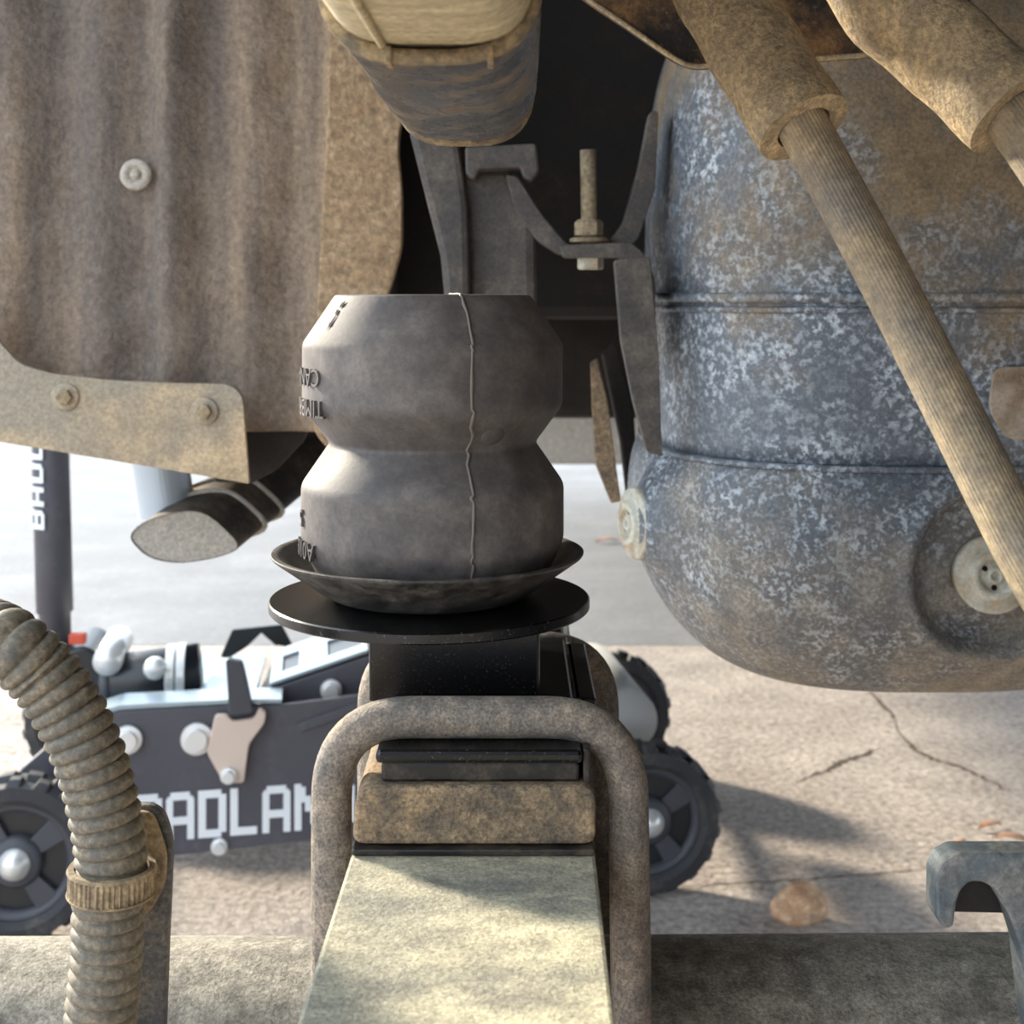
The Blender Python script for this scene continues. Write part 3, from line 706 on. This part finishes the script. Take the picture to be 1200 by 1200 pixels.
# pale floor pan between the plates
q = [J(60, 842, .05), J(300, 832, .05), J(300, 832, .05)+JN*.24, J(60, 842, .05)+JN*.24]
v, f = prismg(q, (0, 0, -.004)); jpart('deck_plate', (v, f), 'jack_skylit', bevel=0)
jpart('yoke', jpoly([(55, 770), (100, 756), (130, 780), (140, 815), (110, 845), (60, 850), (40, 815)], .12, .10, 10), 'jack_black', bevel=.004)
v, f = sweepg([J(126, 775, .10), J(126, 775, .10)+JN*.10], .016, 24); jpart('pivot_pin', (v, f), 'zinc', bevel=0, smooth=True)
# tan hook plate with its lever
tp = [(252, 838), (266, 838), (272, 846), (298, 842), (304, 830), (312, 835), (310, 848), (292, 872), (288, 900), (286, 918), (262, 918), (242, 882)]
hk = jpart('hook_plate', jpoly(tp, -.012, .008, 5), 'tan_part', bevel=.002)
jpart('lever', jpoly([(264, 772), (284, 776), (290, 800), (297, 836), (268, 840), (266, 800)], -.016, .012, 5), 'hub', bevel=.003)
def jbolt(px, py, r, v=-.004, h=.012, parent=None, m='zinc'):
    v_, f_ = latheg([(0, 0), (r, 0), (r, h*.4), (r*.7, h*.45), (r*.65, h), (0, h)], J(px, py, v), -JN, 24)
    return jpart('bolt', (v_, f_), m, parent=parent, bevel=0, smooth=False)
for px, py, r in ((231, 865, .0165), (150, 866, .0145), (257, 991, .0085), (388, 808, .0115), (70, 846, .010)):
    jbolt(px, py, r, v=(.048 if px == 388 else -.002))
jbolt(268, 908, .0085, v=-.012, parent=hk)
# lettering: block strokes on a 4 x 6 grid
GL = {
 'B': [(0,0,1,6), (0,0,3.4,1), (0,2.5,3.2,3.5), (0,5,3.4,6), (3,.6,4,2.8), (3,3.2,4,5.4)],
 'A': [(0,0,1,5.2), (3,0,4,5.2), (.6,5,3.4,6), (0,1.9,4,2.9), (.2,4.9,1,5.5), (3,4.9,3.8,5.5)],
 'D': [(0,0,1.1,6), (0,0,3.3,1), (0,5,3.3,6), (2.9,.6,4,5.4)],
 'L': [(0,0,1.1,6), (0,0,3.8,1)],
 'N': [(0,0,1,6), (3,0,4,6), (.8,3.6,1.6,5.6), (1.5,2.4,2.4,4.4), (2.3,.8,3.1,3.2)]}
def letter(ch, P, ux, uy, nrm, w, h, th, parent):
    gs = []
    for k, (a, b, c, d) in enumerate(GL[ch]):
        q = [P+ux*(x/4*w)+uy*(y/6*h) for x, y in ((a, b), (c, b), (c, d), (a, d))]
        gs.append(prismg([p+nrm*(k*.00003) for p in q], nrm*th))
    v, f = join(*gs); return new_obj('letter', v, f, M['white'], parent, smooth=False)
for i, ch in enumerate('BADLAND'):
    x0 = 157+37.6*i; y0 = 988-2.9*i
    P0 = J(x0, y0, -.0008); P1 = J(x0+33, y0-2.4, -.0008); P2 = J(x0, y0-56+.3*i, -.0008)
    letter(ch, P0, (P1-P0).normalized(), Vector((0, 0, 1)), -JN, (P1-P0).length, (P2-P0).length, .0006, sp1)
# wheels
def wheel(c, r, w, axd):
    axd = Vector(axd).normalized(); hw = w/2
    nT = 144
    tp_ = [(r*.70, -hw*.8), (r*.78, -hw), (r*.93, -hw*.95), (r, -hw*.6), (r, -hw*.1), (r, hw*.1), (r, hw*.6), (r*.93, hw*.95), (r*.78, hw), (r*.70, hw*.8)]
    def kn(a, j):
        if j in (3, 4): return 1 if math.sin(a*18) > -.1 else .93
        if j in (5, 6): return 1 if math.sin(a*18+2.6) > -.1 else .93
        return 1
    v, f = latheg(tp_, c, axd, nT, kn); f = [q for q in f if len(q) == 4]
    f += [(9*nT+i, 9*nT+(i+1) % nT, (i+1) % nT, i) for i in range(nT)]
    t = new_obj('wheel', v, f, M['tyre'], jk, smooth=False)
    pr = [(r*.60, -hw*.55), (r*.71, -hw*.75), (r*.74, -hw*.6), (r*.74, hw*.6), (r*.71, hw*.75), (r*.60, hw*.55)]
    v, f = latheg(pr, c, axd, 64); f = [q for q in f if len(q) == 4]+[(5*64+i, 5*64+(i+1) % 64, (i+1) % 64, i) for i in range(64)]
    new_obj('rim', v, f, M['hub'], t)
    v, f = latheg([(0, -hw*.3), (r*.64, -hw*.3), (r*.64, hw*.3), (0, hw*.3)], c, axd, 48); new_obj('web', v, f, M['jack_black'], t, smooth=False)
    v, f = latheg([(0, -hw*.8), (r*.26, -hw*.8), (r*.32, -hw*.6), (r*.32, hw*.6), (r*.26, hw*.8), (0, hw*.8)], c, axd, 40); new_obj('hub', v, f, M['hub'], t)
    q = Vector((0, 0, 1)).rotation_difference(axd)
    for k in range(4):
        a = k*math.pi/2+.75
        d = Vector((math.cos(a), math.sin(a), 0)); s = Vector((-d.y, d.x, 0))
        pl = [d*r*.25+s*r*.10, d*r*.66+s*r*.16, d*r*.66-s*r*.16, d*r*.25-s*r*.10]
        v, f = prismg([Vector(c)+q @ (p+Vector((0, 0, -hw*.6))) for p in pl], axd*hw*1.2); new_obj('spoke', v, f, M['hub'], t, smooth=False, bevel=.001)
    v, f = latheg([(0, hw*.7), (r*.19, hw*.7), (r*.19, hw*.95), (r*.13, hw*1.05), (r*.12, hw*1.25), (0, hw*1.3)], c, axd, 24); new_obj('axle_bolt', v, f, M['zinc'], t)
    return t
wheel((-.4895, 1.415, .0815), .0815, .046, (.10, -1, 0))
wheel((.1435, 1.528, .080), .080, .044, (.139, -.99, 0))
wheel((.133, 1.915, .080), .080, .044, (.139, -.99, 0))
wheel((-.56, 1.88, .0815), .0815, .046, (.10, -1, 0))
v, f = sweepg([(.1435, 1.54, .08), (.133, 1.90, .08)], .012, 20); jpart('axle_rod', (v, f), 'zinc', bevel=0, smooth=True)
v, f = sweepg([(-.49, 1.43, .0815), (-.56, 1.87, .0815)], .012, 20); jpart('axle_rod', (v, f), 'zinc', bevel=0, smooth=True)
v, f = sweepg([J(735, 845, .06), J(735, 845, .06)+JN*.22], .035, 24); jpart('front_roller', (v, f), 'hub_pale', bevel=0, smooth=True)
# handle
hb_, ht_ = J(66, 790, .16), J(52, 240, .16)
mid = hb_+(ht_-hb_)*.13
v, f = sweepg([hb_, mid, mid+(ht_-hb_)*.005, ht_], [.0175, .0175, .0205, .0205], 32); hd = jpart('handle', (v, f), 'jack_grey', bevel=0, smooth=True)
up_ = (ht_-hb_).normalized(); side_ = up_.cross(-JN).normalized()
fr_ = (Vector((-.75, -1, 0))-up_*Vector((-.75, -1, 0)).dot(up_)).normalized(); sd_ = up_.cross(fr_).normalized()
for i, ch in enumerate('BADLAND'):
    P0 = J(58.5, 617-27*i, .16) ; P0 = hb_+up_*((P0-hb_).dot(up_)) + fr_*.0196 - sd_*-.0135
    letter(ch, P0, up_, -sd_, fr_, .021, .027, .0012, hd)
v, f = boxg(*[0, .018], *[0, .012], 0, .012); off = J(80, 756, .12); jpart('release_tab', ([p+off for p in map(Vector, v)], f), 'red', bevel=.002)

# ------------------------------------------------------------------ loose bits on the floor
def gp(px, py):
    Y = H*F/(py-HZ); return Vector(((px-600)/F*Y, Y, 0))
random.seed(9)
def rock(c, sx, sy, sz, name, label, m, cat):
    bm = bmesh.new(); bmesh.ops.create_icosphere(bm, subdivisions=3, radius=1)
    vs = []
    for w in bm.verts:
        k = 1+.28*noise.noise(w.co*1.3+Vector((c.x*9, 2, 1)))+.08*noise.noise(w.co*4)
        vs.append(Vector((w.co.x*k*sx, w.co.y*k*sy, max(w.co.z*k, -.7)*sz)))
    mz = min(p.z for p in vs); vs = [p+c+Vector((0, 0, -mz)) for p in vs]
    fs = [tuple(x.index for x in q.verts) for q in bm.faces]; bm.free()
    return tag(new_obj(name, vs, fs, m, smooth=False), label, cat)
rock(gp(937, 1078), .029, .02, .021, 'stone', 'tan angular stone lying on the concrete near the axle', M['stone'], 'stone')
def dleaf(c, s, ang, label):
    n = 8; vs = []
    for i in range(n+1):
        t = i/n; w = s*.4*math.sin(math.pi*min(1, t*1.02))**.8
        for k in (-1, 0, 1): vs.append(Vector((s*(t-.5)*2, w*k, s*.12*abs(k)+s*.22*math.sin(t*3))))
    fs = [(i*3+k, i*3+k+1, i*3+k+4, i*3+k+3) for i in range(n) for k in (0, 1)]
    rot = Matrix.Rotation(ang, 3, 'Z'); vs = [rot @ p + c + Vector((0, 0, .002)) for p in vs]
    o = new_obj('dry_leaf', vs, fs, M['dry_leaf']); sm = o.modifiers.new('s', 'SOLIDIFY'); sm.thickness = .001
    return tag(o, label, 'leaf', 'dry leaves on the concrete')
dleaf(gp(1160, 972), .018, .4, 'reddish dry leaf curled on the concrete, leftmost of those by the crack end')
dleaf(gp(1186, 988), .022, -.5, 'brown dry leaf above the hooked bracket near the right picture edge')
dleaf(gp(1126, 992), .014, 1.2, 'small pale dry leaf left of the other leaves above the hook')
dleaf(gp(711, 636), .03, .1, 'orange dry leaf far back between the bump stop and the tank')
